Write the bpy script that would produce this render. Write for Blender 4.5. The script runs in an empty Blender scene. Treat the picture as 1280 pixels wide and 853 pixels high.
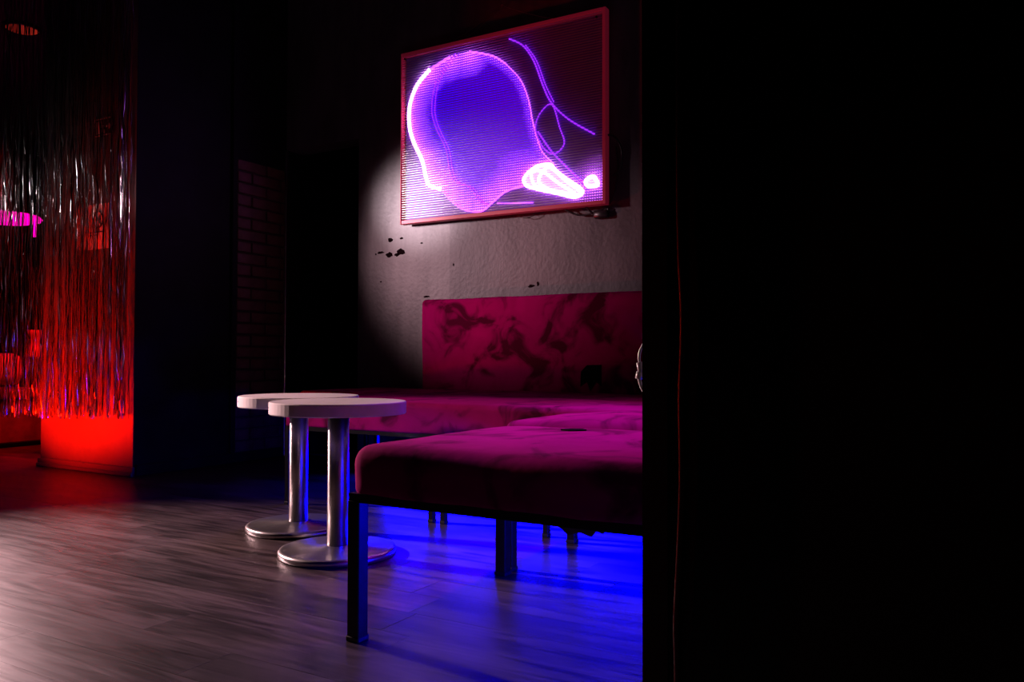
import bpy, bmesh, math, random
from mathutils import Vector, Matrix, noise
random.seed(7)
S = bpy.context.scene
COL = S.collection
PI = math.pi

# ------------------------------------------------------------------ camera
YAW, PITCH, ROLL = math.radians(30.2), math.radians(1.2), math.radians(0.13)
cd = bpy.data.cameras.new('camera')
cd.sensor_width = 36.0
cd.lens = 1017.0 / 1280.0 * 36.0
cd.clip_start = 0.02
cam = bpy.data.objects.new('camera', cd)
COL.objects.link(cam)
cam.location = (0, 0, 0.64)
f0 = Vector((-math.sin(YAW), math.cos(YAW), 0)); r0 = Vector((math.cos(YAW), math.sin(YAW), 0)); u0 = Vector((0, 0, 1))
fw = f0 * math.cos(PITCH) + u0 * math.sin(PITCH)
up = u0 * math.cos(PITCH) - f0 * math.sin(PITCH)
rr = r0 * math.cos(ROLL) + up * math.sin(ROLL)
uu = up * math.cos(ROLL) - r0 * math.sin(ROLL)
cam.rotation_euler = Matrix((rr, uu, -fw)).transposed().to_euler()
S.camera = cam

# ------------------------------------------------------------------ world, exposure
W = bpy.data.worlds.new('world'); S.world = W; W.use_nodes = True
W.node_tree.nodes['Background'].inputs[0].default_value = (0.10, 0.06, 0.16, 1)
W.node_tree.nodes['Background'].inputs[1].default_value = 0.0
S.view_settings.view_transform = 'Standard'
S.view_settings.look = 'None'
S.view_settings.exposure = 0.0
S.view_settings.gamma = 1.0
S.view_settings.use_curve_mapping = False

# ------------------------------------------------------------------ lamps of the room and added fills
def aim(o, d):
    o.rotation_euler = Vector(d).to_track_quat('-Z', 'Y').to_euler()
def spot(name, loc, tgt, power, color, angle, blend, size):
    l = bpy.data.lights.new(name, 'SPOT'); l.energy = power; l.color = color
    l.spot_size = math.radians(angle); l.spot_blend = blend; l.shadow_soft_size = size
    o = bpy.data.objects.new(name, l); COL.objects.link(o); o.location = loc
    aim(o, Vector(tgt) - Vector(loc)); return o
def area(name, loc, d, power, color, sx, sy, spread=180):
    l = bpy.data.lights.new(name, 'AREA'); l.energy = power; l.color = color
    l.shape = 'RECTANGLE'; l.size = sx; l.size_y = sy; l.spread = math.radians(spread)
    o = bpy.data.objects.new(name, l); COL.objects.link(o); o.location = loc
    aim(o, d); return o
# two stage spots on one stand beside the curtain, left of the frame, pinkish white; art and spill ones added
spot('stage_spot_high', (-4.50, 1.6, 1.72), (-2.58, 3.75, 1.26), 350, (1.0, 0.57, 0.65), 30, 0.9, 0.13)
spot('art_glare_fill', (-4.52, 1.64, 1.62), (-2.93, 3.77, 1.56), 900, (1.0, 0.76, 0.84), 13, 1.0, 0.10)  # added narrow beam to strengthen the glare on the panel
spot('stage_spot_low', (-4.53, 1.8, 1.15), (-1.9, 1.55, 0.30), 760, (1.0, 0.60, 0.62), 66, 1.0, 0.06)
spot('curtain_glint_fill', (-5.2, 1.9, 1.75), (-5.0, 2.7, 1.5), 2, (1.0, 0.85, 0.85), 120, 0.9, 0.05)  # added weak lamp for white glints on the curtain strands
# added violet fill from above, brightens the bench seats
spot('violet_seat_fill', (-1.15, 2.75, 3.05), (-0.92, 2.25, 0.45), 440, (0.42, 0.0, 1.0), 36, 0.8, 0.08)
# red uplight in front of the curtain wall, left of the frame
spot('red_uplight', (-4.85, 2.10, 0.16), (-4.50, 2.76, 0.56), 175, (1.0, 0.004, 0.0), 88, 0.8, 0.06)
# red lamp in the next room
spot('red_room_lamp', (-4.95, 3.15, 2.3), (-6.1, 3.3, 0.2), 330, (1.0, 0.004, 0.006), 95, 0.6, 0.08)
# added narrow red beam, draws the red glint on the foreground wall
spot('red_glint_fill', (-4.6, 0.70, 0.55), (-0.34, 1.0, 0.50), 60, (1.0, 0.02, 0.0), 13, 0.8, 0.03)
# blue LED battens under the benches and under the wall sofa
area('blue_batten_light', (-0.30, 1.84, 0.13), (-1, -0.22, -0.14), 38, (0.0, 0.0, 1.0), 0.7, 0.10)
area('blue_batten_light', (-1.75, 3.72, 0.14), (0.1, -1, -0.12), 46, (0.0, 0.0, 1.0), 2.3, 0.10, 120)

# ------------------------------------------------------------------ node helpers
def mat(name):
    m = bpy.data.materials.new(name); m.use_nodes = True
    nt = m.node_tree; return m, nt, nt.nodes, nt.links, nt.nodes['Principled BSDF']
def simple(name, col, rough=0.5, metal=0.0, spec=0.5, nscale=0.0, namt=0.2, bump=0.0, coat=0.0):
    m, nt, N, Lk, p = mat(name)
    p.inputs['Base Color'].default_value = (*col, 1)
    p.inputs['Roughness'].default_value = rough
    p.inputs['Metallic'].default_value = metal
    p.inputs['Specular IOR Level'].default_value = spec
    p.inputs['Coat Weight'].default_value = coat
    if nscale:
        tc = N.new('ShaderNodeTexCoord'); nz = N.new('ShaderNodeTexNoise')
        nz.inputs['Scale'].default_value = nscale; nz.inputs['Detail'].default_value = 6
        Lk.new(tc.outputs['Object'], nz.inputs['Vector'])
        r = N.new('ShaderNodeValToRGB')
        r.color_ramp.elements[0].position = 0.3; r.color_ramp.elements[1].position = 0.7
        r.color_ramp.elements[0].color = (*[c * (1 - namt) for c in col], 1)
        r.color_ramp.elements[1].color = (*[min(1, c * (1 + namt)) for c in col], 1)
        Lk.new(nz.outputs['Fac'], r.inputs['Fac']); Lk.new(r.outputs['Color'], p.inputs['Base Color'])
        if bump:
            b = N.new('ShaderNodeBump'); b.inputs['Strength'].default_value = bump
            b.inputs['Distance'].default_value = 0.004
            Lk.new(nz.outputs['Fac'], b.inputs['Height']); Lk.new(b.outputs['Normal'], p.inputs['Normal'])
    return m
def emit(name, col, strength):
    m, nt, N, Lk, p = mat(name)
    p.inputs['Base Color'].default_value = (*[min(1, c) for c in col], 1)
    p.inputs['Emission Color'].default_value = (*col, 1)
    p.inputs['Emission Strength'].default_value = strength
    return m

def plaster_mat():
    m, nt, N, Lk, p = mat('dark_plaster')
    tc = N.new('ShaderNodeTexCoord')
    n1 = N.new('ShaderNodeTexNoise'); n1.inputs['Scale'].default_value = 3.0; n1.inputs['Detail'].default_value = 8
    mp = N.new('ShaderNodeMapping'); mp.inputs['Scale'].default_value = (3.0, 1, 0.6)
    n2 = N.new('ShaderNodeTexNoise'); n2.inputs['Scale'].default_value = 4.0; n2.inputs['Detail'].default_value = 6
    n3 = N.new('ShaderNodeTexNoise'); n3.inputs['Scale'].default_value = 45; n3.inputs['Detail'].default_value = 5
    Lk.new(tc.outputs['Object'], n1.inputs['Vector']); Lk.new(tc.outputs['Object'], mp.inputs['Vector'])
    Lk.new(mp.outputs['Vector'], n2.inputs['Vector']); Lk.new(tc.outputs['Object'], n3.inputs['Vector'])
    mx = N.new('ShaderNodeMath'); mx.operation = 'ADD'
    Lk.new(n1.outputs['Fac'], mx.inputs[0]); Lk.new(n2.outputs['Fac'], mx.inputs[1])
    r = N.new('ShaderNodeValToRGB')
    r.color_ramp.elements[0].position = 0.36; r.color_ramp.elements[0].color = (0.085, 0.078, 0.082, 1)
    r.color_ramp.elements[1].position = 0.62; r.color_ramp.elements[1].color = (0.17, 0.16, 0.163, 1)
    hv = N.new('ShaderNodeMath'); hv.operation = 'MULTIPLY'; hv.inputs[1].default_value = 0.5
    Lk.new(mx.outputs[0], hv.inputs[0]); Lk.new(hv.outputs[0], r.inputs['Fac'])
    # darker tone right of a sharp vertical edge
    sx = N.new('ShaderNodeSeparateXYZ'); Lk.new(tc.outputs['Object'], sx.inputs[0])
    st = N.new('ShaderNodeMapRange'); st.inputs['From Min'].default_value = -2.662; st.inputs['From Max'].default_value = -2.652
    Lk.new(sx.outputs['X'], st.inputs['Value'])
    mm = N.new('ShaderNodeMix'); mm.data_type = 'RGBA'; mm.blend_type = 'MULTIPLY'
    Lk.new(st.outputs['Result'], mm.inputs['Factor']); Lk.new(r.outputs['Color'], mm.inputs[6])
    mm.inputs[7].default_value = (0.6, 0.6, 0.63, 1)
    Lk.new(mm.outputs[2], p.inputs['Base Color'])
    b = N.new('ShaderNodeBump'); b.inputs['Strength'].default_value = 0.35; b.inputs['Distance'].default_value = 0.006
    Lk.new(n3.outputs['Fac'], b.inputs['Height']); Lk.new(b.outputs['Normal'], p.inputs['Normal'])
    p.inputs['Roughness'].default_value = 0.5; p.inputs['Specular IOR Level'].default_value = 0.4
    return m
def wood_floor_mat():
    m, nt, N, Lk, p = mat('dark_oak_laminate')
    tc = N.new('ShaderNodeTexCoord'); oi = N.new('ShaderNodeObjectInfo')
    off = N.new('ShaderNodeVectorMath'); off.operation = 'SCALE'; off.inputs['Scale'].default_value = 37.0
    cx = N.new('ShaderNodeCombineXYZ'); Lk.new(oi.outputs['Random'], cx.inputs[0]); Lk.new(oi.outputs['Random'], cx.inputs[1])
    Lk.new(cx.outputs[0], off.inputs[0])
    ad = N.new('ShaderNodeVectorMath'); ad.operation = 'ADD'
    Lk.new(tc.outputs['Object'], ad.inputs[0]); Lk.new(off.outputs[0], ad.inputs[1])
    mp = N.new('ShaderNodeMapping'); mp.inputs['Scale'].default_value = (1.6, 16, 1)
    Lk.new(ad.outputs[0], mp.inputs['Vector'])
    n1 = N.new('ShaderNodeTexNoise'); n1.inputs['Scale'].default_value = 2.2; n1.inputs['Detail'].default_value = 9; n1.inputs['Distortion'].default_value = 1.2
    Lk.new(mp.outputs[0], n1.inputs['Vector'])
    mp2 = N.new('ShaderNodeMapping'); mp2.inputs['Scale'].default_value = (2.2, 5, 1); Lk.new(ad.outputs[0], mp2.inputs['Vector'])
    n2 = N.new('ShaderNodeTexNoise'); n2.inputs['Scale'].default_value = 1.7; n2.inputs['Detail'].default_value = 3; Lk.new(mp2.outputs[0], n2.inputs['Vector'])
    s = N.new('ShaderNodeMath'); s.operation = 'ADD'; Lk.new(n1.outputs['Fac'], s.inputs[0]); Lk.new(n2.outputs['Fac'], s.inputs[1])
    h = N.new('ShaderNodeMath'); h.operation = 'MULTIPLY'; h.inputs[1].default_value = 0.5; Lk.new(s.outputs[0], h.inputs[0])
    r = N.new('ShaderNodeValToRGB')
    r.color_ramp.elements[0].position = 0.40; r.color_ramp.elements[0].color = (0.018, 0.0125, 0.0115, 1)
    r.color_ramp.elements[1].position = 0.60; r.color_ramp.elements[1].color = (0.085, 0.061, 0.058, 1)
    Lk.new(h.outputs[0], r.inputs['Fac'])
    mr = N.new('ShaderNodeMapRange'); mr.inputs['To Min'].default_value = 0.62; mr.inputs['To Max'].default_value = 1.2
    Lk.new(oi.outputs['Random'], mr.inputs['Value'])
    mm = N.new('ShaderNodeVectorMath'); mm.operation = 'SCALE'; Lk.new(r.outputs['Color'], mm.inputs[0]); Lk.new(mr.outputs['Result'], mm.inputs['Scale'])
    Lk.new(mm.outputs[0], p.inputs['Base Color'])
    p.inputs['Specular IOR Level'].default_value = 0.27
    b = N.new('ShaderNodeBump'); b.inputs['Strength'].default_value = 0.12; b.inputs['Distance'].default_value = 0.002
    Lk.new(n1.outputs['Fac'], b.inputs['Height']); Lk.new(b.outputs['Normal'], p.inputs['Normal'])
    rg = N.new('ShaderNodeMapRange'); rg.inputs['To Min'].default_value = 0.28; rg.inputs['To Max'].default_value = 0.44
    Lk.new(n1.outputs['Fac'], rg.inputs['Value']); Lk.new(rg.outputs['Result'], p.inputs['Roughness'])
    return m
def velvet_mat():
    m, nt, N, Lk, p = mat('burgundy_velvet')
    tc = N.new('ShaderNodeTexCoord'); oi = N.new('ShaderNodeObjectInfo')
    sc = N.new('ShaderNodeVectorMath'); sc.operation = 'ADD'
    cx = N.new('ShaderNodeCombineXYZ'); ml = N.new('ShaderNodeMath'); ml.operation = 'MULTIPLY'; ml.inputs[1].default_value = 23
    Lk.new(oi.outputs['Random'], ml.inputs[0]); Lk.new(ml.outputs[0], cx.inputs[0])
    Lk.new(tc.outputs['Object'], sc.inputs[0]); Lk.new(cx.outputs[0], sc.inputs[1])
    n1 = N.new('ShaderNodeTexNoise'); n1.inputs['Scale'].default_value = 6.5; n1.inputs['Detail'].default_value = 4; n1.inputs['Distortion'].default_value = 0.9
    Lk.new(sc.outputs[0], n1.inputs['Vector'])
    r = N.new('ShaderNodeValToRGB')
    e = r.color_ramp.elements
    e[0].position = 0.37; e[0].color = (0.065, 0.0003, 0.018, 1)
    e[1].position = 0.50; e[1].color = (0.27, 0.0005, 0.085, 1)
    x = e.new(0.72); x.color = (0.33, 0.0008, 0.105, 1)
    Lk.new(n1.outputs['Fac'], r.inputs['Fac']); Lk.new(r.outputs['Color'], p.inputs['Base Color'])
    n2 = N.new('ShaderNodeTexNoise'); n2.inputs['Scale'].default_value = 9; n2.inputs['Detail'].default_value = 3; Lk.new(sc.outputs[0], n2.inputs['Vector'])
    b = N.new('ShaderNodeBump'); b.inputs['Strength'].default_value = 0.3; b.inputs['Distance'].default_value = 0.009
    Lk.new(n2.outputs['Fac'], b.inputs['Height']); Lk.new(b.outputs['Normal'], p.inputs['Normal'])
    p.inputs['Roughness'].default_value = 0.85; p.inputs['Specular IOR Level'].default_value = 0.03
    p.inputs['Sheen Weight'].default_value = 0.12; p.inputs['Sheen Roughness'].default_value = 0.4
    p.inputs['Sheen Tint'].default_value = (1.0, 0.0, 0.7, 1)
    return m
def rib_mat():
    m, nt, N, Lk, p = mat('clear_ribbed_plastic')
    N.remove(p); p = N.new('ShaderNodeBsdfGlossy'); p.inputs[0].default_value = (0.8, 0.78, 0.82, 1); p.inputs['Roughness'].default_value = 0.3
    t = N.new('ShaderNodeBsdfTransparent'); t.inputs[0].default_value = (0.8, 0.78, 0.9, 1)
    mx = N.new('ShaderNodeMixShader'); mx.inputs[0].default_value = 0.3
    Lk.new(t.outputs[0], mx.inputs[1]); Lk.new(p.outputs[0], mx.inputs[2])
    d = N.new('ShaderNodeBsdfDiffuse'); d.inputs[0].default_value = (0.8, 0.78, 0.8, 1)
    m2 = N.new('ShaderNodeMixShader'); m2.inputs[0].default_value = 0.10
    Lk.new(mx.outputs[0], m2.inputs[1]); Lk.new(d.outputs[0], m2.inputs[2])
    Lk.new(m2.outputs[0], N['Material Output'].inputs[0])
    return m

M = {}
M['plaster'] = plaster_mat()
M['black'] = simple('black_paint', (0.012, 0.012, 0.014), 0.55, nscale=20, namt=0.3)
M['blackwall'] = simple('matt_black_wall', (0.02, 0.019, 0.022), 0.7, nscale=6, namt=0.3, bump=0.2)
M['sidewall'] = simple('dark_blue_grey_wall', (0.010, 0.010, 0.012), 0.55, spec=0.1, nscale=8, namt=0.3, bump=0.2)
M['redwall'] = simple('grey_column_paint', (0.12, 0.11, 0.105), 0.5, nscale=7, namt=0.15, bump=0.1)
M['backside'] = simple('grey_inner_wall', (0.25, 0.25, 0.27), 0.6, nscale=9, namt=0.2)
M['floor'] = wood_floor_mat()
M['sub'] = simple('dark_underlay', (0.02, 0.016, 0.015), 0.8, nscale=20)
M['velvet'] = velvet_mat()
M['hole'] = simple('black_stain', (0.006, 0.002, 0.003), 0.9, spec=0.03, nscale=30)
M['darkmetal'] = simple('black_steel', (0.02, 0.02, 0.022), 0.28, metal=0.6, nscale=40, namt=0.2)
M['steel'] = simple('brushed_steel', (0.48, 0.46, 0.45), 0.3, metal=1.0, nscale=60, namt=0.08)
ps = M['steel'].node_tree.nodes['Principled BSDF']; ps.inputs['Anisotropic'].default_value = 0.9; ps.inputs['Anisotropic Rotation'].default_value = 0.25
M['basesteel'] = simple('satin_steel', (0.50, 0.48, 0.47), 0.3, metal=1.0, nscale=30, namt=0.1)
M['top'] = simple('white_laminate', (0.80, 0.75, 0.73), 0.42, nscale=25, namt=0.06)
M['brick'] = simple('painted_brick', (0.12, 0.05, 0.045), 0.5, nscale=18, namt=0.4, bump=0.5)
M['mortar'] = simple('dark_mortar', (0.05, 0.035, 0.033), 0.8, nscale=40)
M['foil'] = simple('silver_foil', (0.72, 0.70, 0.72), 0.2, metal=1.0, nscale=30, namt=0.1)
M['rib'] = rib_mat()
M['frame'] = emit('red_spill_glow_acrylic', (0.36, 0.015, 0.05), 0.14)  # weak emission stands in for LED light spilling onto the frame
M['artback'] = simple('dark_violet_backing', (0.14, 0.045, 0.34), 0.5, nscale=12)
M['headglow'] = emit('blue_backlit_acrylic', (0.075, 0.0, 1.0), 0.5)
M['headglow'].node_tree.nodes['Principled BSDF'].inputs['Base Color'].default_value = (0.26, 0.02, 1.0, 1)
M['ovalglow'] = emit('pink_backlit_acrylic', (0.85, 0.30, 1.0), 1.5)
M['violetglow'] = emit('violet_backlit_acrylic', (0.22, 0.0, 0.8), 0.25)
M['ledwhite'] = emit('pinkish_white_led', (1.0, 0.42, 1.0), 9.0)
M['ledpink'] = emit('magenta_led', (0.62, 0.10, 1.0), 2.4)
M['ledviolet'] = emit('violet_led', (0.32, 0.02, 1.0), 1.5)
M['leddot'] = emit('pink_led_dots', (0.85, 0.20, 1.0), 3.2)
M['whiteplastic'] = simple('white_plastic', (0.75, 0.73, 0.76), 0.35, nscale=30, namt=0.05)
M['blackplastic'] = simple('black_plastic', (0.015, 0.015, 0.017), 0.35, nscale=30)
M['glintbead'] = simple('dark_glint_bead', (0.10, 0.05, 0.05), 0.35, nscale=30)
M['pinklamp'] = emit('pink_lamp_diffuser', (1.0, 0.0, 0.42), 1.6)
M['redlamp'] = emit('dim_red_lamp', (1.0, 0.06, 0.03), 0.22)
M['signwhite'] = simple('white_sign_card', (0.8, 0.78, 0.74), 0.4, nscale=30, namt=0.04)
M['signdark'] = simple('dark_sign_ink', (0.03, 0.02, 0.02), 0.5, nscale=30)
M['cloth'] = simple('pale_cushion_cloth', (0.6, 0.5, 0.5), 0.8, nscale=12, namt=0.15, bump=0.3)
M['darkcloth'] = simple('dark_bench_cloth', (0.14, 0.11, 0.11), 0.8, nscale=10, namt=0.4, bump=0.4)
M['bin'] = simple('grey_bin', (0.16, 0.14, 0.14), 0.5, nscale=12, namt=0.2)
M['glass'] = simple('pink_glass', (0.75, 0.3, 0.35), 0.15, nscale=8)
M['bluebatten'] = emit('blue_led_tube', (0.02, 0.02, 1.0), 6.0)

# ------------------------------------------------------------------ object helpers
def obj(name, bm, m, parent=None, smooth=False):
    me = bpy.data.meshes.new(name); bm.normal_update(); bm.to_mesh(me); bm.free()
    if smooth:
        for p in me.polygons: p.use_smooth = True
    me.materials.append(m)
    o = bpy.data.objects.new(name, me); COL.objects.link(o)
    if parent: o.parent = parent
    return o
def tag(o, label=None, cat=None, group=None, kind=None):
    if label: o['label'] = label
    if cat: o['category'] = cat
    if group: o['group'] = group
    if kind: o['kind'] = kind
    return o
def thing(name, label, cat, loc=(0, 0, 0), rz=0, group=None):
    o = bpy.data.objects.new(name, None); COL.objects.link(o); o.location = loc; o.rotation_euler = (0, 0, rz)
    o.empty_display_size = 0.1
    return tag(o, label, cat, group)
def box(bm, x0, x1, y0, y1, z0, z1, bevel=0.0, seg=1):
    r = bmesh.ops.create_cube(bm, size=1.0); vs = r['verts']
    for v in vs:
        v.co = Vector((x0 + (v.co.x + .5) * (x1 - x0), y0 + (v.co.y + .5) * (y1 - y0), z0 + (v.co.z + .5) * (z1 - z0)))
    if bevel:
        es = list({e for v in vs for e in v.link_edges})
        bmesh.ops.bevel(bm, geom=es, offset=bevel, segments=seg, affect='EDGES', profile=0.5)
    return bm
def bx(*a, **k): return box(bmesh.new(), *a, **k)
def lathe(prof, n=48, cx=0, cy=0, bm=None):
    bm = bm or bmesh.new(); rings = []
    for r, z in prof:
        rings.append([bm.verts.new((cx + r * math.cos(2 * PI * i / n), cy + r * math.sin(2 * PI * i / n), z)) for i in range(n)] if r > 1e-6 else [bm.verts.new((cx, cy, z))])
    for a, b in zip(rings, rings[1:]):
        for i in range(n):
            j = (i + 1) % n
            if len(a) == 1 and len(b) == 1: continue
            if len(a) == 1: bm.faces.new((a[0], b[j], b[i]))
            elif len(b) == 1: bm.faces.new((a[i], a[j], b[0]))
            else: bm.faces.new((a[i], a[j], b[j], b[i]))
    bmesh.ops.recalc_face_normals(bm, faces=bm.faces)
    return bm
def smoothpath(pts, sub=6, closed=False):
    P = [Vector(p) for p in pts]; n = len(P); out = []
    for i in range(n if closed else n - 1):
        if closed: a, b, c, d = P[i - 1], P[i], P[(i + 1) % n], P[(i + 2) % n]
        else: a, b, c, d = P[max(i - 1, 0)], P[i], P[i + 1], P[min(i + 2, n - 1)]
        for k in range(sub):
            t = k / sub
            out.append(0.5 * ((2 * b) + (c - a) * t + (2 * a - 5 * b + 4 * c - d) * t * t + (3 * b - a - 3 * c + d) * t ** 3))
    if not closed: out.append(P[-1])
    return out
def tube(path, r, n=6, closed=False, bm=None):
    bm = bm or bmesh.new(); rings = []; L = len(path); prev = None
    for i, p in enumerate(path):
        a = path[(i - 1) % L] if (closed or i > 0) else p
        b = path[(i + 1) % L] if (closed or i < L - 1) else p
        t = (b - a).normalized()
        if prev is None:
            nrm = t.orthogonal().normalized()
        else:
            nrm = (prev - t * prev.dot(t)); nrm = nrm.normalized() if nrm.length > 1e-6 else t.orthogonal().normalized()
        prev = nrm; bi = t.cross(nrm)
        rings.append([bm.verts.new(p + r * (nrm * math.cos(2 * PI * k / n) + bi * math.sin(2 * PI * k / n))) for k in range(n)])
    m = L if closed else L - 1
    for i in range(m):
        A, B = rings[i], rings[(i + 1) % L]
        for k in range(n):
            bm.faces.new((A[k], A[(k + 1) % n], B[(k + 1) % n], B[k]))
    if not closed:
        bm.faces.new(rings[0][::-1]); bm.faces.new(rings[-1])
    bmesh.ops.recalc_face_normals(bm, faces=bm.faces)
    return bm
def prism(poly, y0, y1, bm=None):
    """polygon of (x, z) extruded between y0 (front) and y1"""
    bm = bm or bmesh.new()
    A = [bm.verts.new((x, y0, z)) for x, z in poly]; B = [bm.verts.new((x, y1, z)) for x, z in poly]
    bm.faces.new(A); bm.faces.new(B[::-1]); n = len(A)
    for i in range(n): bm.faces.new((A[i], B[i], B[(i + 1) % n], A[(i + 1) % n]))
    bmesh.ops.recalc_face_normals(bm, faces=bm.faces)
    return bm
def rbox(hx, hy, hz, r, mid=10, crown=0.0, wr=0.0, seed=0.0, rb=None):
    """soft rounded box centred on the origin, crowned and wrinkled on top"""
    def samp(h):
        c = [-h + r * (1 - math.cos(a * PI / 8)) * 1.0 for a in range(0, 5)]
        k = [-(h - r) + 2 * (h - r) * i / mid for i in range(1, mid)]
        return c + k + [-v for v in reversed(c)]
    bm = bmesh.new()
    X, Y, Z = samp(hx), samp(hy), samp(hz)
    def face(U, V, fn):
        g = [[bm.verts.new(fn(u, v)) for v in V] for u in U]
        for i in range(len(U) - 1):
            for j in range(len(V) - 1):
                bm.faces.new((g[i][j], g[i + 1][j], g[i + 1][j + 1], g[i][j + 1]))
    for s in (-1, 1):
        face(X, Y, lambda u, v: (u, v, s * hz)); face(X, Z, lambda u, v: (u, s * hy, v)); face(Y, Z, lambda u, v: (s * hx, u, v))
    bmesh.ops.remove_doubles(bm, verts=bm.verts, dist=1e-5)
    for v in bm.verts:
        p = v.co
        rz = r if (p.z > 0 or rb is None) else rb
        q = Vector((max(-(hx - r), min(hx - r, p.x)), max(-(hy - r), min(hy - r, p.y)), max(-(hz - rz), min(hz - rz, p.z))))
        d = p - q
        if d.length > 1e-9:
            d.z *= r / rz; d = d.normalized() * r; d.z *= rz / r
            p = q + d
        if crown and p.z > 0:
            fx = max(0, 1 - abs(p.x / hx) ** 3.0); fy = max(0, 1 - abs(p.y / hy) ** 3.0)
            p.z += crown * fx * fy * (p.z / hz)
        if wr:
            nz = noise.noise(Vector((p.x * 4 + seed, p.y * 4, p.z * 4))) + 0.5 * noise.noise(Vector((p.x * 9 + seed, p.y * 9, p.z * 9)))
            p += Vector((p.x / hx, p.y / hy, p.z / hz)) * wr * nz
        v.co = p
    bmesh.ops.recalc_face_normals(bm, faces=bm.faces)
    return bm
def blob(cx, cz, rx, rz, n=14, jag=0.3, seed=0):
    rnd = random.Random(seed)
    return [(cx + rx * (1 + jag * rnd.uniform(-1, .6)) * math.cos(2 * PI * i / n), cz + rz * (1 + jag * rnd.uniform(-1, .6)) * math.sin(2 * PI * i / n)) for i in range(n)]
def struct(name, bm, m, parent=None):
    o = obj(name, bm, m, parent)
    if not parent: o['kind'] = 'structure'
    return o

# ------------------------------------------------------------------ the setting
CEIL = 3.15
floor = struct('floor', bx(-10.5, 1.4, -0.6, 7.2, -0.06, -0.012), M['sub'])
pk = bx(-0.5, 0.5, -0.0698, 0.0698, -0.0125, 0.0)
plank0 = obj('plank', pk, M['floor'], floor)
PW = 0.14; first = True; count = 0
rows = {0: -1.416, 2: -2.36}
for k in range(-5, 36):
    y = 1.09 + PW * k + PW / 2
    rnd = random.Random(100 + k)
    plen = 1.21
    off = rows.get(k, rnd.uniform(0, plen))
    xs = []
    x = off - math.ceil((off + 10) / plen) * plen
    while x < 1.2:
        xs.append(x); x += plen
    for x in xs:
        xc = x + plen / 2
        if xc + plen / 2 < -2.05 * y - 0.5 or x > 1.0: continue
        if x > -0.30 * y + 0.35: continue
        if y > 3.95 and x > -4.3: continue
        o = plank0 if first else plank0.copy()
        if not first: COL.objects.link(o); o.parent = floor
        first = False; count += 1
        o.location = (xc, y, rnd.uniform(-0.0003, 0.0)); o.scale = (plen - 0.0006, 1, 1)
struct('ceiling', bx(-10.5, 1.4, -0.6, 7.2, CEIL, CEIL + 0.1), M['blackwall'])

SX = -3.956                                       # side wall plane
# back wall with the passage opening: X -3.956..-3.34 below z 2.0
bm = bmesh.new()
box(bm, -3.34, 1.3, 3.85, 4.0, 0, CEIL); box(bm, SX, -3.34, 3.85, 4.0, 2.0, CEIL)
wall_back = struct('wall_back', bm, M['plaster'])
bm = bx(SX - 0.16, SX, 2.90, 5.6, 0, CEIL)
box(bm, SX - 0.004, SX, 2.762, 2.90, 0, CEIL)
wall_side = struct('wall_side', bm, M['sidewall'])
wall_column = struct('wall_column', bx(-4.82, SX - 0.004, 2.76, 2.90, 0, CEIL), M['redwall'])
struct('wall_passage', bx(SX - 0.16, 1.3, 5.6, 5.75, 0, CEIL), M['blackwall'])
struct('wall_right', bx(0.85, 1.0, 1.12, 3.85, 0, CEIL), M['backside'])
struct('wall_far', bx(-10.4, -10.2, 2.0, 7.0, 0, CEIL), M['blackwall'])
struct('wall_rear', bx(-10.2, SX - 0.16, 7.0, 7.15, 0, CEIL), M['blackwall'])
# foreground wall, its camera side black, its inner side grey
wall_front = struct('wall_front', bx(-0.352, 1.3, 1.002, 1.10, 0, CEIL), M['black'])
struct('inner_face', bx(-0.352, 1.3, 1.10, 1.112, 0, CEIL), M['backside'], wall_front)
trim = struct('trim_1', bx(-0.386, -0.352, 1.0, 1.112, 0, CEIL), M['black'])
for i, (z, h, w) in enumerate([(0.775, .02, .0022), (0.735, .012, .0018), (0.70, .03, .002), (0.665, .008, .002), (0.52, .012, .0015), (0.88, .016, .0016), (0.95, .01, .0015)]):
    o = obj('paint_chip', bx(-0.3872, -0.3858, 1.0 + .002, 1.0 + .006 + w, z, z + h), M['whiteplastic'], trim)
# column skirting with a stepped lighter profile
def skirting(name, x0, x1, y, m):
    b = bmesh.new(); box(b, x0, x1, y - 0.014, y, 0.0, 0.05, bevel=0.003); box(b, x0, x1, y - 0.024, y, 0.0, 0.022, bevel=0.004)
    return struct(name, b, m)
skirting('baseboard_column', -4.83, SX + 0.016, 2.76, M['redwall'])
bb = bmesh.new(); box(bb, SX, SX + 0.016, 2.77, 3.80, 0, 0.06, bevel=0.003)
struct('baseboard_side', bb, M['sidewall'])
bb = bmesh.new(); box(bb, -3.34, 0.85, 3.834, 3.85, 0, 0.07, bevel=0.003)
struct('baseboard_back', bb, M['blackwall'])
# dark edge post between plain wall and brick
struct('trim_2', bx(SX, SX + 0.022, 3.395, 3.43, 0.06, CEIL, bevel=0.003), M['sidewall'])
# corner bead at the far edge of the brick
struct('trim_3', bx(SX, SX + 0.022, 3.826, 3.85, 0, 1.99, bevel=0.004), M['basesteel'])

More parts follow.
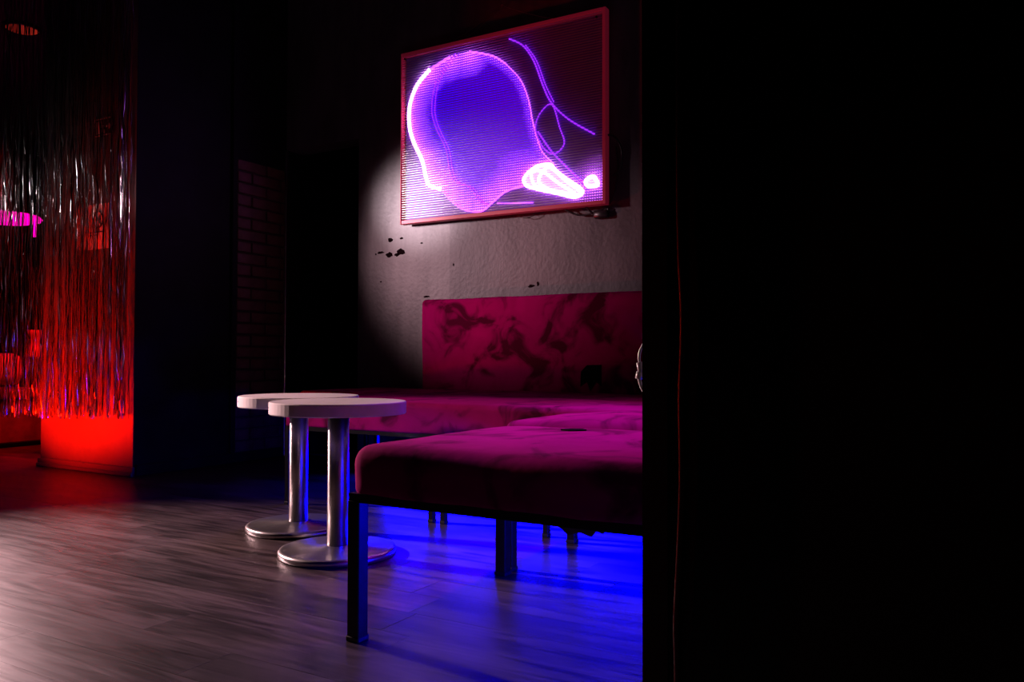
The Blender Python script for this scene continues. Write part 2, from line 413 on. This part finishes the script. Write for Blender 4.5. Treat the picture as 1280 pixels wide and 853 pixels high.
# bricks on the side wall beside the passage
mort = obj('mortar_bed', bx(SX, SX + 0.006, 3.43, 3.826, 0.06, 1.86), M['mortar'], wall_side)
bk = None; rnd = random.Random(5); ch = 1.80 / 25
def brickmesh(l):
    return bx(0.0, 0.016, 0, l, 0, ch - 0.010, bevel=0.004)
protos = {}
for c in range(25):
    z = 0.06 + c * ch + 0.005
    cuts = [3.43, 3.43 + 0.235, 3.826] if c % 2 == 0 else [3.43, 3.43 + 0.115, 3.43 + 0.355, 3.826]
    for a, b in zip(cuts, cuts[1:]):
        l = round(b - a - 0.010, 3)
        if l < 0.03: continue
        if l not in protos:
            protos[l] = obj('brick', brickmesh(l), M['brick'], wall_side); o = protos[l]
        else:
            o = protos[l].copy(); COL.objects.link(o); o.parent = wall_side
        o.location = (SX + 0.003 + rnd.uniform(-0.002, 0.003), a + 0.005, z + rnd.uniform(-0.0015, 0.0015))
        o.rotation_euler = (0, 0, rnd.uniform(-0.012, 0.012))

# chipped paint on the back wall
for i, (x, z, rx, rz) in enumerate([(-3.089, 1.350, .018, .013), (-3.004, 1.353, .013, .007), (-3.162, 1.277, .026, .008), (-3.094, 1.260, .026, .016),
                                    (-3.010, 1.272, .036, .019), (-3.04, 1.256, .018, .010), (-2.856, 1.314, .009, .005), (-2.82, .998, .026, .006), (-2.629, 1.174, .006, .009), (-3.20, 1.27, .006, .006), (-3.16, 1.10, .006, .005), (-2.12, 1.03, .022, .008), (-2.08, 1.04, .008, .012)]):
    obj('paint_chip', prism(blob(x, z, rx, rz, 12, .35, i), 3.8485, 3.852), M['hole'], wall_back)

# ------------------------------------------------------------------ foil fringe curtain
def curtain():
    rnd = random.Random(3); bm = bmesh.new()
    x = -5.75; n = 0
    while x < SX + 0.005:
        dens = 0.5 + 0.5 * noise.noise(Vector((x * 6, 0, 3)))
        x += rnd.uniform(0.0025, 0.0065) * (1.35 - 0.5 * dens); n += 1
        y = 2.70 + rnd.uniform(-0.022, 0.022)
        zb = 0.285 + 0.035 * (x + 5.13) / 1.2 + rnd.uniform(-0.012, 0.016)
        if rnd.random() < 0.04: zb += rnd.uniform(0.02, 0.2)
        w = rnd.uniform(0.0014, 0.0027); ang = rnd.uniform(-0.9, 0.9); z = CEIL; px = x; prev = None
        sway = rnd.uniform(-0.012, 0.012); ph = rnd.uniform(0, 6)
        while True:
            t = (CEIL - z) / (CEIL - zb)
            cx = px + sway * t + 0.003 * math.sin(ph + 5 * z); cy = y + 0.004 * math.sin(ph * 2 + 4 * z) + rnd.uniform(-0.0055, 0.0055)
            ca, sa = math.cos(ang), math.sin(ang)
            a = bm.verts.new((cx - w * ca, cy - w * sa, z)); b = bm.verts.new((cx + w * ca, cy + w * sa, z))
            if prev: bm.faces.new((prev[0], prev[1], b, a))
            prev = (a, b)
            if z <= zb: break
            ang += rnd.gauss(0, 0.45); ang *= 0.93
            z = max(zb, z - rnd.uniform(0.04, 0.11))
    return bm
cur = obj('foil_fringe_curtain', curtain(), M['foil'])
tag(cur, 'glittering silver foil fringe curtain hanging from ceiling before the red lit column', 'curtain', kind='stuff')

# signs on the column, behind the curtain
def sign_exit():
    t = thing('exit_sign', 'small dark framed exit pictogram sign high on the red lit column', 'sign', (-4.239, 2.76, 1.875))
    obj('sign_plate', bx(-0.083, 0.083, -0.008, 0, 0, 0.098), M['signdark'], t)
    b = bmesh.new()
    for a in ((-.083, .083, 0, .006), (-.083, .083, .092, .098), (-.083, -.077, .006, .092), (.077, .083, .006, .092)):
        box(b, a[0], a[1], -0.011, -0.008, a[2], a[3])
    obj('sign_border', b, M['signwhite'], t)
    b = bmesh.new(); box(b, -.066, -.036, -0.0105, -0.008, .014, .084)
    obj('door_mark', b, M['signwhite'], t)
    b = bmesh.new(); prism([(-.018 + .009 * math.cos(a * PI / 5), .074 + .009 * math.sin(a * PI / 5)) for a in range(10)], -.0105, -.008, b)
    for p, q, w in (((-.016, .062), (-.006, .038), .006), ((-.006, .038), (-.022, .016), .005), ((-.006, .038), (.008, .026), .005), ((.008, .026), (.006, .012), .004), ((-.014, .058), (-.028, .046), .004), ((-.014, .058), (.004, .052), .004)):
        d = (Vector(q) - Vector(p)).normalized(); nn = Vector((-d.y, d.x)) * w
        prism([tuple(Vector(p) + nn), tuple(Vector(q) + nn), tuple(Vector(q) - nn), tuple(Vector(p) - nn)], -.0105, -.008, b)
    obj('running_figure', b, M['signwhite'], t)
    b = bmesh.new(); box(b, .026, .05, -.0105, -.008, .044, .054); prism([(.048, .032), (.048, .066), (.068, .049)], -.0105, -.008, b)
    obj('arrow', b, M['signwhite'], t)
sign_exit()
def poster():
    t = thing('notice_card', 'tall pale notice card with round prohibition symbol, on the column below the exit sign', 'sign', (-4.285, 2.76, 1.245))
    obj('card', bx(-.0945, .0945, -.004, 0, 0, .252), M['signwhite'], t)
    b = bmesh.new(); R = .046; cz = .165
    ring = [Vector((R * math.cos(a * 2 * PI / 28), -.005, cz + R * math.sin(a * 2 * PI / 28))) for a in range(28)]
    tube(ring, .0055, 6, True, b)
    prism([(-.036, cz + .028), (-.028, cz + .036), (.036, cz - .028), (.028, cz - .036)], -.0062, -.004, b)
    box(b, -.026, .022, -.006, -.004, cz - .006, cz + .006); box(b, .012, .018, -.006, -.004, cz + .006, cz + .026)
    obj('prohibition_symbol', b, M['signdark'], t)
    b = bmesh.new(); box(b, -.075, .06, -.0055, -.004, .092, .099); box(b, -.075, -.01, -.0055, -.004, .076, .082)
    obj('text_line', b, M['signdark'], t)
poster()

# ------------------------------------------------------------------ upholstered modules
def leg(x, y, h, w):
    b = bmesh.new(); box(b, x - w / 2, x + w / 2, y - w / 2, y + w / 2, 0.006, h, bevel=0.002); return b
def foot(x, y, w):
    return bx(x - w / 2 - .002, x + w / 2 + .002, y - w / 2 - .002, y + w / 2 + .002, 0, 0.012, bevel=0.002)
def bench(name, label, x0, x1, y0, y1, zb, zt, crown, legw, seed, r=0.035, cat='bench', group=None, wr=0.004):
    cx, cy = (x0 + x1) / 2, (y0 + y1) / 2
    t = thing(name, label, cat, (cx, cy, 0), 0, group)
    hx, hy = (x1 - x0) / 2, (y1 - y0) / 2
    fz = zb + 0.014
    c = obj('seat_cushion', rbox(hx, hy, (zt - fz) / 2, r, 22, crown, wr, seed, 0.008), M['velvet'], t, True)
    c.location = (0, 0, (zt + fz) / 2)
    b = bmesh.new(); e = 0.028
    box(b, -hx + .004, hx - .004, -hy + .004, -hy + .004 + e, zb, fz + .006); box(b, -hx + .004, hx - .004, hy - .004 - e, hy - .004, zb, fz + .006)
    box(b, -hx + .004, -hx + .004 + e, -hy + .004 + e, hy - .004 - e, zb, fz + .006); box(b, hx - .004 - e, hx - .004, -hy + .004 + e, hy - .004 - e, zb, fz + .006)
    obj('frame_rail', b, M['darkmetal'], t)
    i = legw / 2 + .002
    for sx in (-1, 1):
        for sy in (-1, 1):
            l = obj('leg', leg(sx * (hx - i), sy * (hy - i), zb + .004, legw), M['darkmetal'], t)
            obj('rubber_foot', foot(sx * (hx - i), sy * (hy - i), legw), M['blackplastic'], l)
    return t
near = bench('upholstered_bench', 'nearest burgundy velvet bench with square black legs, in front of all the others', -1.256, 0.02, 1.412, 2.095, 0.313, 0.440, 0.012, 0.034, 1.3, r=0.045, group=None)
second = bench('upholstered_bench', 'burgundy velvet bench right behind the nearest one, half cut off by the black wall', -1.262, 0.02, 2.115, 2.575, 0.313, 0.448, 0.030, 0.030, 5.1, r=0.032)
long_bench = bench('upholstered_bench', 'long low burgundy velvet bench behind the white tables, before the wall sofa', -2.655, -0.95, 2.582, 3.205, 0.325, 0.462, 0.008, 0.022, 9.7, r=0.02, wr=0.003)
for lx in (-1.868, -1.812, -1.365):
    for ly in (-.30, .30):
        l = obj('leg', leg(lx + 1.8025, ly, .329, .022), M['darkmetal'], long_bench)
        obj('rubber_foot', foot(lx + 1.8025, ly, .022), M['blackplastic'], l)
# torn lining under the nearest bench, holes in the velvet
b = prism([(-.07, .0), (.05, 0), (.045, -.012), (.03, -.008), (.02, -.02), (-.005, -.014), (-.03, -.022), (-.05, -.008)], -0.318, -0.314)
o = obj('torn_lining', b, M['darkcloth'], near); o.location = (-0.06, 0, 0.316); o['label'] = 'ragged strip of torn lining'
def flatblob(cx, cy, rx, ry, z, seed, th=0.004):
    bm = bmesh.new(); rnd = random.Random(seed); n = 14
    P = [(cx + rx * (1 + .3 * rnd.uniform(-1, .6)) * math.cos(2 * PI * i / n), cy + ry * (1 + .3 * rnd.uniform(-1, .6)) * math.sin(2 * PI * i / n)) for i in range(n)]
    A = [bm.verts.new((x, y, z)) for x, y in P]; B = [bm.verts.new((x, y, z - th)) for x, y in P]
    bm.faces.new(A); bm.faces.new(B[::-1])
    for i in range(n): bm.faces.new((A[i], A[(i + 1) % n], B[(i + 1) % n], B[i]))
    bmesh.ops.recalc_face_normals(bm, faces=bm.faces); return bm
o = obj('torn_hole', flatblob(-.32, .19, .036, .028, .4525, 4), M['hole'], near); o['label'] = 'black hole torn in the seat'

# wall sofa: long seat on legs with a tall backrest
t = thing('wall_sofa', 'long burgundy velvet sofa with tall stained backrest along the grey wall', 'sofa', (-1.95, 3.5, 0))
c = obj('seat_cushion', rbox(1.25, .315, .060, .02, 26, .006, .003, 21.0), M['velvet'], t, True); c.location = (0, .025, .402)
c = obj('backrest', rbox(.85, .065, .30, .025, 24, 0, .003, 33.0), M['velvet'], t, True); c.location = (.05, .268, .668)
hb = [(-.06 + dx, dz) for dx, dz in ((-.055, -.055), (-.052, .02), (-.02, .052), (.055, .055), (.058, -.05), (.03, -.03), (.0, -.075), (-.02, -.03))]
o = obj('burn_stain', prism([(x + .05, z) for x, z in hb], -.0705, -.064), M['hole'], c)
o.location = (.21, 0, -.115); o['label'] = 'black torn patch low on the backrest'
b = bmesh.new()
box(b, -1.24, 1.24, -.28, -.25, .318, .348); box(b, -1.24, 1.24, .30, .33, .318, .348); box(b, -1.24, -1.21, -.25, .30, .318, .348); box(b, 1.21, 1.24, -.25, .30, .318, .348)
obj('frame_rail', b, M['darkmetal'], t)
for sx in (-1.22, 0, 1.22):
    for y in (-.265, .235):
        l = obj('leg', leg(sx, y, .32, .024), M['darkmetal'], t); obj('rubber_foot', foot(sx, y, .024), M['blackplastic'], l)

# ------------------------------------------------------------------ bistro tables
def table(loc, rz, label):
    t = thing('pedestal_table', label, 'table', loc, rz, None)
    R = .22; z0, z1 = .458, .498
    obj('tabletop', lathe([(0, z0), (R - .003, z0), (R, z0 + .003), (R, z1 - .003), (R - .003, z1), (0, z1)], 72), M['top'], t)
    top = t.children[0]
    # edge band seam and screw plugs
    for a, z, r in ((3.62, z1 - .004, .0028), (4.0, z0 + .022, .003), (3.56, z1 - .008, .002)):
        bm = bmesh.new(); ax = Vector((math.cos(a), math.sin(a), 0))
        tube([ax * (R - .004) + Vector((0, 0, z)), ax * (R + .0006) + Vector((0, 0, z))], r, 8, False, bm)
        obj('screw_plug', bm, M['signdark'], top)
    obj('pole', lathe([(0, .02), (.0345, .02), (.0345, .452), (0, .452)], 48), M['steel'], t, False)
    obj('mounting_flange', lathe([(0, .450), (.09, .450), (.09, .458), (0, .458)], 32), M['darkmetal'], t)
    obj('base_plate', lathe([(0, 0), (.184, 0), (.189, .004), (.189, .016), (.185, .022), (.175, .0245), (.05, .028), (.046, .032), (.0, .032)], 72), M['basesteel'], t, True)
    for o in t.children:
        if o.name.startswith('pole'):
            for p in o.data.polygons: p.use_smooth = abs(p.normal.z) < .5
    return t
table((-1.829, 2.017, 0), 0.0, 'round white table on a steel pole, the nearer of the two, overlapping the other')
table((-2.225, 2.238, 0), 0.15, 'round white table on a steel pole, the farther left one of the two')

# ------------------------------------------------------------------ light art on the back wall
YF = 3.77
HEAD = [(-2.487, 2.36), (-2.619, 2.355), (-2.759, 2.307), (-2.85, 2.231), (-2.902, 2.125), (-2.907, 2.008), (-2.877, 1.905), (-2.813, 1.785), (-2.784, 1.681), (-2.755, 1.63), (-2.677, 1.604), (-2.605, 1.528), (-2.52, 1.471), (-2.408, 1.452), (-2.334, 1.493), (-2.247, 1.546), (-2.133, 1.565)]
HEADR = [(-2.487, 2.36), (-2.337, 2.308), (-2.249, 2.246), (-2.159, 2.145), (-2.109, 2.031), (-2.085, 1.92), (-2.055, 1.813), (-2.021, 1.732), (-1.955, 1.664)]
INNER = [(-2.581, 2.366), (-2.708, 2.242), (-2.746, 2.082), (-2.718, 1.967), (-2.645, 1.828), (-2.616, 1.695), (-2.578, 1.634), (-2.483, 1.593), (-2.417, 1.51), (-2.37, 1.488)]
INNER2 = [(x + .022, z - .004) for x, z in INNER]
ARC = [(-2.23, 2.381), (-2.144, 2.327), (-2.075, 2.228), (-2.022, 2.092), (-1.972, 1.992), (-1.871, 1.888), (-1.721, 1.788)]
LOOP = [(-1.955, 1.96), (-1.922, 1.854), (-1.894, 1.762), (-1.955, 1.715), (-2.021, 1.761), (-2.065, 1.857), (-2.046, 1.931), (-1.988, 1.982)]
DIAG = [(-2.05, 1.846), (-1.971, 1.734), (-1.894, 1.653), (-1.763, 1.522)]
OVA = [(-2.069, 1.656), (-1.983, 1.663), (-1.936, 1.62), (-1.875, 1.571), (-1.788, 1.504), (-1.831, 1.475), (-1.936, 1.506), (-2.069, 1.545), (-2.123, 1.568), (-2.133, 1.608)]
OVB = [(-2.034, 1.613), (-1.98, 1.647), (-1.892, 1.574), (-1.797, 1.493), (-1.9, 1.496), (-1.998, 1.538), (-2.043, 1.574)]
OVC = [(-2.09, 1.625), (-2.03, 1.635), (-1.93, 1.56), (-1.83, 1.49), (-1.95, 1.52), (-2.06, 1.555)]
BLOB = [(-1.77, 1.551), (-1.729, 1.572), (-1.703, 1.524), (-1.756, 1.525)]
BLINE = [(-2.303, 1.486), (-2.079, 1.469)]
AX, AZ = -2.30, 1.42
art = thing('light_art_panel', 'framed ribbed light panel with glowing violet head outline, hung on the grey wall', 'wall art', (AX, YF, AZ))
def A(pts): return [(x - AX, z - AZ) for x, z in pts]
x0, x1, z0, z1 = -2.955 - AX, -1.650 - AX, 0.0, 1.006
obj('back_board', bx(x0 + .02, x1 - .02, .030, .040, z0 + .02, z1 - .02), M['artback'], art)
b = bmesh.new(); fwid = .019
for a in ((x0, x0 + .006, z0, z1), (x1 - fwid, x1, z0, z1), (x0 + .010, x1 - fwid, z0, z0 + .022), (x0 + .010, x1 - fwid, z1 - fwid, z1)):
    box(b, a[0], a[1], 0, .045, a[2], a[3], bevel=.002)
fr = obj('frame', b, M['frame'], art); fr['label'] = 'thin red frame with LED spill as its own glow'
# head-shaped backlit panel
outl = [Vector((p.x, 0, p.y)) for p in smoothpath([(x, z, 0) for x, z in A(HEAD[::-1] + HEADR[1:])], 4)]
headpoly = [(p.x, p.z) for p in outl]
obj('head_panel', prism(headpoly, .026, .029), M['headglow'], art)
def led(pts, m, r, name='led_tube', closed=False, y=.022):
    P = [Vector((p.x, y, p.y)) for p in smoothpath([(x, z, 0) for x, z in A(pts)], 5, closed)]
    return obj(name, tube(P, r, 6, closed), m, art, True)
led(HEAD[2:11], M['ledwhite'], .010)
led(HEAD[1:3], M['ledpink'], .007)
led(HEAD[10:17], M['ledpink'], .005)
led(HEADR[0:3], M['ledpink'], .005)
led(HEADR[2:9], M['ledpink'], .0035)
led(INNER, M['ledviolet'], .0035); led(INNER2, M['ledviolet'], .0030)
led(ARC, M['ledviolet'], .0045); led([(x + .016, z) for x, z in ARC[1:5]], M['ledviolet'], .003)
led(LOOP, M['ledviolet'], .0035, closed=True)
led(DIAG, M['ledviolet'], .005)
led(OVA, M['ledwhite'], .009, closed=True); led(OVB, M['ledwhite'], .008, closed=True); led(OVC, M['ledwhite'], .007, closed=True)
led(BLOB, M['ledwhite'], .010, closed=True); led(BLINE, M['ledpink'], .0035)
for P in (OVA, BLOB):
    obj('glow_plate', prism(A(P), .0235, .0255), M['ovalglow'], art)
# halftone of LED dots, larger towards the outline
def inside(x, z, P):
    c = False; n = len(P); j = n - 1
    for i in range(n):
        if (P[i][1] > z) != (P[j][1] > z) and x < (P[j][0] - P[i][0]) * (z - P[i][1]) / (P[j][1] - P[i][1]) + P[i][0]: c = not c
        j = i
    return c
pitch = 1.006 / 74
b = bmesh.new()
outA = A(HEAD)
ov = A(OVA)
for i in range(74):
    z = (i + .92) * pitch
    for k in range(96):
        x = x0 + .012 + k * .01345
        if inside(x, z, headpoly):
            d = min(math.hypot(x - px, z - pz) for px, pz in headpoly)
            dl = min(math.hypot(x - px, z - pz) for px, pz in outA)
            s = max(1.0 - dl / .17, .6 - d / .10)
            if z < .35 and x > .0: s = max(s, .9 - math.hypot(x - .15, z - .14) / .28)
        else:
            s = .85 - math.hypot(x - .58, z - .10) / .22
        if s <= .12: continue
        r = (.0050 if z > .80 else .0040) * min(1, s)
        vs = [b.verts.new((x + r * math.cos(q * PI / 3), .0205, z + .8 * r * math.sin(q * PI / 3))) for q in range(6)]
        ws = [b.verts.new((v.co.x, .0255, v.co.z)) for v in vs]
        b.faces.new(vs)
        for q in range(6): b.faces.new((vs[q], ws[q], ws[(q + 1) % 6], vs[(q + 1) % 6]))
d = obj('led_dots', b, M['leddot'], art); d['kind'] = 'stuff'
# ribbed clear front: 74 half-round ribs
b = bmesh.new()
for i in range(74):
    zc = (i + .42) * pitch; h = .0034
    prof = [(.010, -h), (.006, -h * .85), (.0035, -h * .4), (.003, 0), (.0035, h * .4), (.006, h * .85), (.010, h)]
    P = [b.verts.new((x0 + .011, y, zc + z)) for y, z in prof]; Q = [b.verts.new((x1 - fwid, y, zc + z)) for y, z in prof]
    for q in range(6): b.faces.new((P[q], P[q + 1], Q[q + 1], Q[q]))
bmesh.ops.recalc_face_normals(b, faces=b.faces)
r = obj('front_ribs', b, M['rib'], art, True); r['kind'] = 'stuff'
for x, z in ((x0 + .03, z1 - .035), (x1 - .05, z1 - .045)):
    bm = bmesh.new(); tube([Vector((x, -.002, z)), Vector((x, .012, z))], .006, 10, False, bm); obj('screw', bm, M['darkmetal'], art)
# spacers to the wall, hanging wire and nail
for x in (x0 + .1, x1 - .1):
    for z in (.08, .92): obj('spacer', bx(x - .02, x + .02, .040, .080, z - .02, z + .02), M['darkmetal'], art)
nl = thing('wall_nail', 'small nail above the light panel holding its hanging wire', 'nail', (-2.291, 3.85, 2.581))
bm = bmesh.new(); tube([Vector((0, .01, 0)), Vector((0, -.03, .004))], .004, 8, False, bm); tube([Vector((0, -.030, .004)), Vector((0, -.033, .0043))], .009, 8, False, bm)
obj('nail_shank', bm, M['steel'], nl)
bm = bmesh.new()
for ex in (-2.75, -1.85, -2.62):
    p0 = Vector((-2.291, 3.825, 2.586)); p1 = Vector((ex, 3.80, 2.40)); mid = (p0 + p1) / 2 - Vector((0, 0, .012))
    tube(smoothpath([p0, mid, p1], 6), .0012, 5, False, bm)
o = obj('hanging_wire', bm, M['steel'], art); o.data.transform(Matrix.Translation((-AX, -YF, -AZ)))
# cables at the right side of the panel
bm = bmesh.new()
tube(smoothpath([(-1.665, 3.80, 1.78), (-1.615, 3.81, 1.76), (-1.585, 3.825, 1.69), (-1.60, 3.83, 1.60), (-1.635, 3.82, 1.57)], 6), .006, 8, False, bm)
tube(smoothpath([(-1.62, 3.83, 1.72), (-1.61, 3.835, 1.60), (-1.64, 3.83, 1.45), (-1.72, 3.825, 1.395), (-1.82, 3.825, 1.385), (-1.90, 3.81, 1.42)], 6), .005, 8, False, bm)
tube(smoothpath([(-1.78, 3.80, 1.43), (-1.74, 3.82, 1.385), (-1.68, 3.83, 1.375), (-1.66, 3.83, 1.41)], 6), .006, 8, False, bm)
box(bm, -1.74, -1.66, 3.815, 3.848, 1.36, 1.40, bevel=.006)
o = obj('power_cable', bm, M['blackplastic'], art, True); o.data.transform(Matrix.Translation((-AX, -YF, -AZ))); o['label'] = 'black looped power cable and plug'
bm = bmesh.new(); tube(smoothpath([(-2.19, 3.81, 1.425), (-2.17, 3.815, 1.405), (-2.13, 3.815, 1.395), (-2.09, 3.815, 1.405), (-2.07, 3.81, 1.43)], 6), .0022, 6, False, bm)
o = obj('wire_loop', bm, M['blackplastic'], art); o.data.transform(Matrix.Translation((-AX, -YF, -AZ)))

# ------------------------------------------------------------------ foreground wall: bead added to catch a red line of light, white cable
bm = bmesh.new(); tube(smoothpath([(-.340, 0.997, 0), (-.339, 0.997, .235), (-.340, 0.9965, .305), (-.336, 0.9965, .386), (-.332, 0.9965, .487), (-.333, 0.9965, .588), (-.330, 0.9965, .689), (-.334, 0.9965, .791), (-.335, 0.9965, .945), (-.334, 0.9965, 1.2)], 6), .0042, 8, False, bm)
tag(obj('glint_bead', bm, M['glintbead'], None, True), 'thin dark bead added down the black foreground wall to catch a red glint', 'cable')
hk = thing('white_cable', 'short white cable loop with plug sticking out from behind the black wall edge', 'cable', (-.40, 1.125, .62))
obj('cord', tube(smoothpath([(.02, -.006, .075), (-.022, 0, .052), (-.036, 0, .034), (-.039, 0, .02), (-.037, 0, .012)], 6), .0022, 8), M['whiteplastic'], hk, True)
bm = bmesh.new(); tube([Vector((-.039, 0, .014)), Vector((-.036, 0, .0))], .0045, 10, False, bm); tube([Vector((-.0375, 0, .0)), Vector((-.0395, 0, -.010))], .0055, 10, False, bm)
obj('plug', bm, M['whiteplastic'], hk, True)
obj('cord', tube(smoothpath([(-.039, 0, -.009), (-.036, 0, -.02), (-.030, 0, -.03), (-.01, -.004, -.05), (.02, -.006, -.06)], 6), .0028, 8), M['whiteplastic'], hk, True)

# blue LED battens behind the foreground wall
def batten(name, label, loc, rz, L):
    t = thing(name, label, 'lamp', loc, rz)
    obj('housing', bx(-L / 2, L / 2, -.02, .0, 0, .16, bevel=.004), M['blackplastic'], t)
    obj('led_tube', tube([Vector((-L / 2 + .02, .004, .13)), Vector((L / 2 - .02, .004, .13))], .006, 8), M['bluebatten'], t, True)
batten('led_batten', 'blue led batten on the floor under the right ends of the front benches', (-.27, 1.84, 0), PI / 2, .8)
batten('led_batten', 'blue led batten on the floor along the wall under the wall sofa', (-1.75, 3.77, 0), PI, 2.4)

# ------------------------------------------------------------------ next room, seen through the fringe
t = thing('low_banquette', 'long low dark banquette beyond the foil curtain', 'banquette', (-6.42, 3.2, 0))
obj('base', bx(-.48, .48, -.42, .30, 0.03, .34, bevel=.01), M['darkcloth'], t)
obj('plinth', bx(-.44, .44, -.40, .27, 0, .03), M['blackplastic'], t)
c = obj('seat_pad', rbox(.50, .37, .035, .02, 8, .004), M['darkcloth'], t, True); c.location = (0, -.06, .375)
c = obj('throw_cushion', rbox(.30, .10, .12, .08, 8, 0, .006, 2), M['cloth'], None, True)
c.location = (-6.58, 3.30, .548); c.rotation_euler = (0, 0, .5)
tag(c, 'pale cushion lit bright red on the low banquette', 'cushion')
t = thing('waste_bin', 'cylindrical grey bin with pale rim standing left of the red lit column', 'bin', (-5.36, 3.22, 0))
obj('bin_body', lathe([(0, .01), (.12, .01), (.135, .30), (.13, .30), (.115, .02), (0, .02)], 36), M['bin'], t, True)
obj('rim', lathe([(.131, .285), (.139, .285), (.141, .295), (.139, .303), (.131, .303), (.131, .285)], 36), M['cloth'], t, True)
t = thing('round_stool', 'dark round stool holding the glass vase, beyond the curtain', 'stool', (-6.72, 3.85, 0))
obj('seat', lathe([(0, .56), (.19, .56), (.21, .575), (.21, .625), (.19, .64), (0, .64)], 32), M['blackplastic'], t, True)
obj('pedestal', lathe([(0, .02), (.03, .02), (.03, .56), (0, .56)], 16), M['darkmetal'], t, True)
obj('base', lathe([(0, 0), (.18, 0), (.17, .02), (0, .025)], 32), M['darkmetal'], t, True)
tag(obj('glass_vase', lathe([(0, 0), (.075, 0), (.078, .01), (.05, .07), (.034, .12), (.045, .17), (.062, .22), (.057, .22), (.03, .12), (.0, .02)], 28), M['glass'], None, True), 'pink lit hourglass vase standing on the dark stool', 'vase').location = (-6.72, 3.79, .64)
t = thing('wire_shelf', 'small wire grid rack behind the curtain, right of the vase', 'rack', (-6.97, 4.04, 0), math.radians(30))
for i in range(4):
    obj('wire_rod', tube([Vector((-.12, 0, .60 + .07 * i)), Vector((.12, 0, .60 + .07 * i))], .004, 6), M['steel'], t)
for x in (-.12, 0, .12):
    obj('upright', tube([Vector((x, 0, 0)), Vector((x, 0, .83))], .005, 6), M['steel'], t)
for x in (-.12, .12):
    obj('foot_bar', tube([Vector((x, -.1, .006)), Vector((x, .1, .006))], .006, 6), M['steel'], t)
t = thing('pendant_lamp', 'glowing pink disc pendant lamp beyond the curtain at far left', 'lamp', (-7.29, 3.83, 0))
obj('diffuser', lathe([(0, 1.80), (.20, 1.80), (.285, 1.825), (.29, 1.84), (.27, 1.86), (0, 1.862)], 48), M['pinklamp'], t, True)
obj('lamp_cap', lathe([(0, 1.862), (.12, 1.862), (.03, 1.90), (0, 1.90)], 24), M['blackplastic'], t, True)
obj('cord', tube([Vector((0, 0, 1.89)), Vector((0, 0, CEIL))], .006, 6), M['blackplastic'], t)
obj('pull_cord', tube([Vector((.24, .13, 1.815)), Vector((.24, .13, 1.67))], .012, 8), M['pinklamp'], t, True)
t = thing('ceiling_lamp', 'dim red round ceiling lamp at upper left behind the curtain', 'lamp', (-6.32, 3.43, CEIL))
obj('housing', lathe([(0, 0), (.135, 0), (.135, -.018), (.115, -.022), (.115, -.012), (0, -.012)], 36), M['blackplastic'], t, True)
obj('diffuser', lathe([(0, -.013), (.113, -.013), (.10, -.02), (0, -.024)], 36), M['redlamp'], t, True)
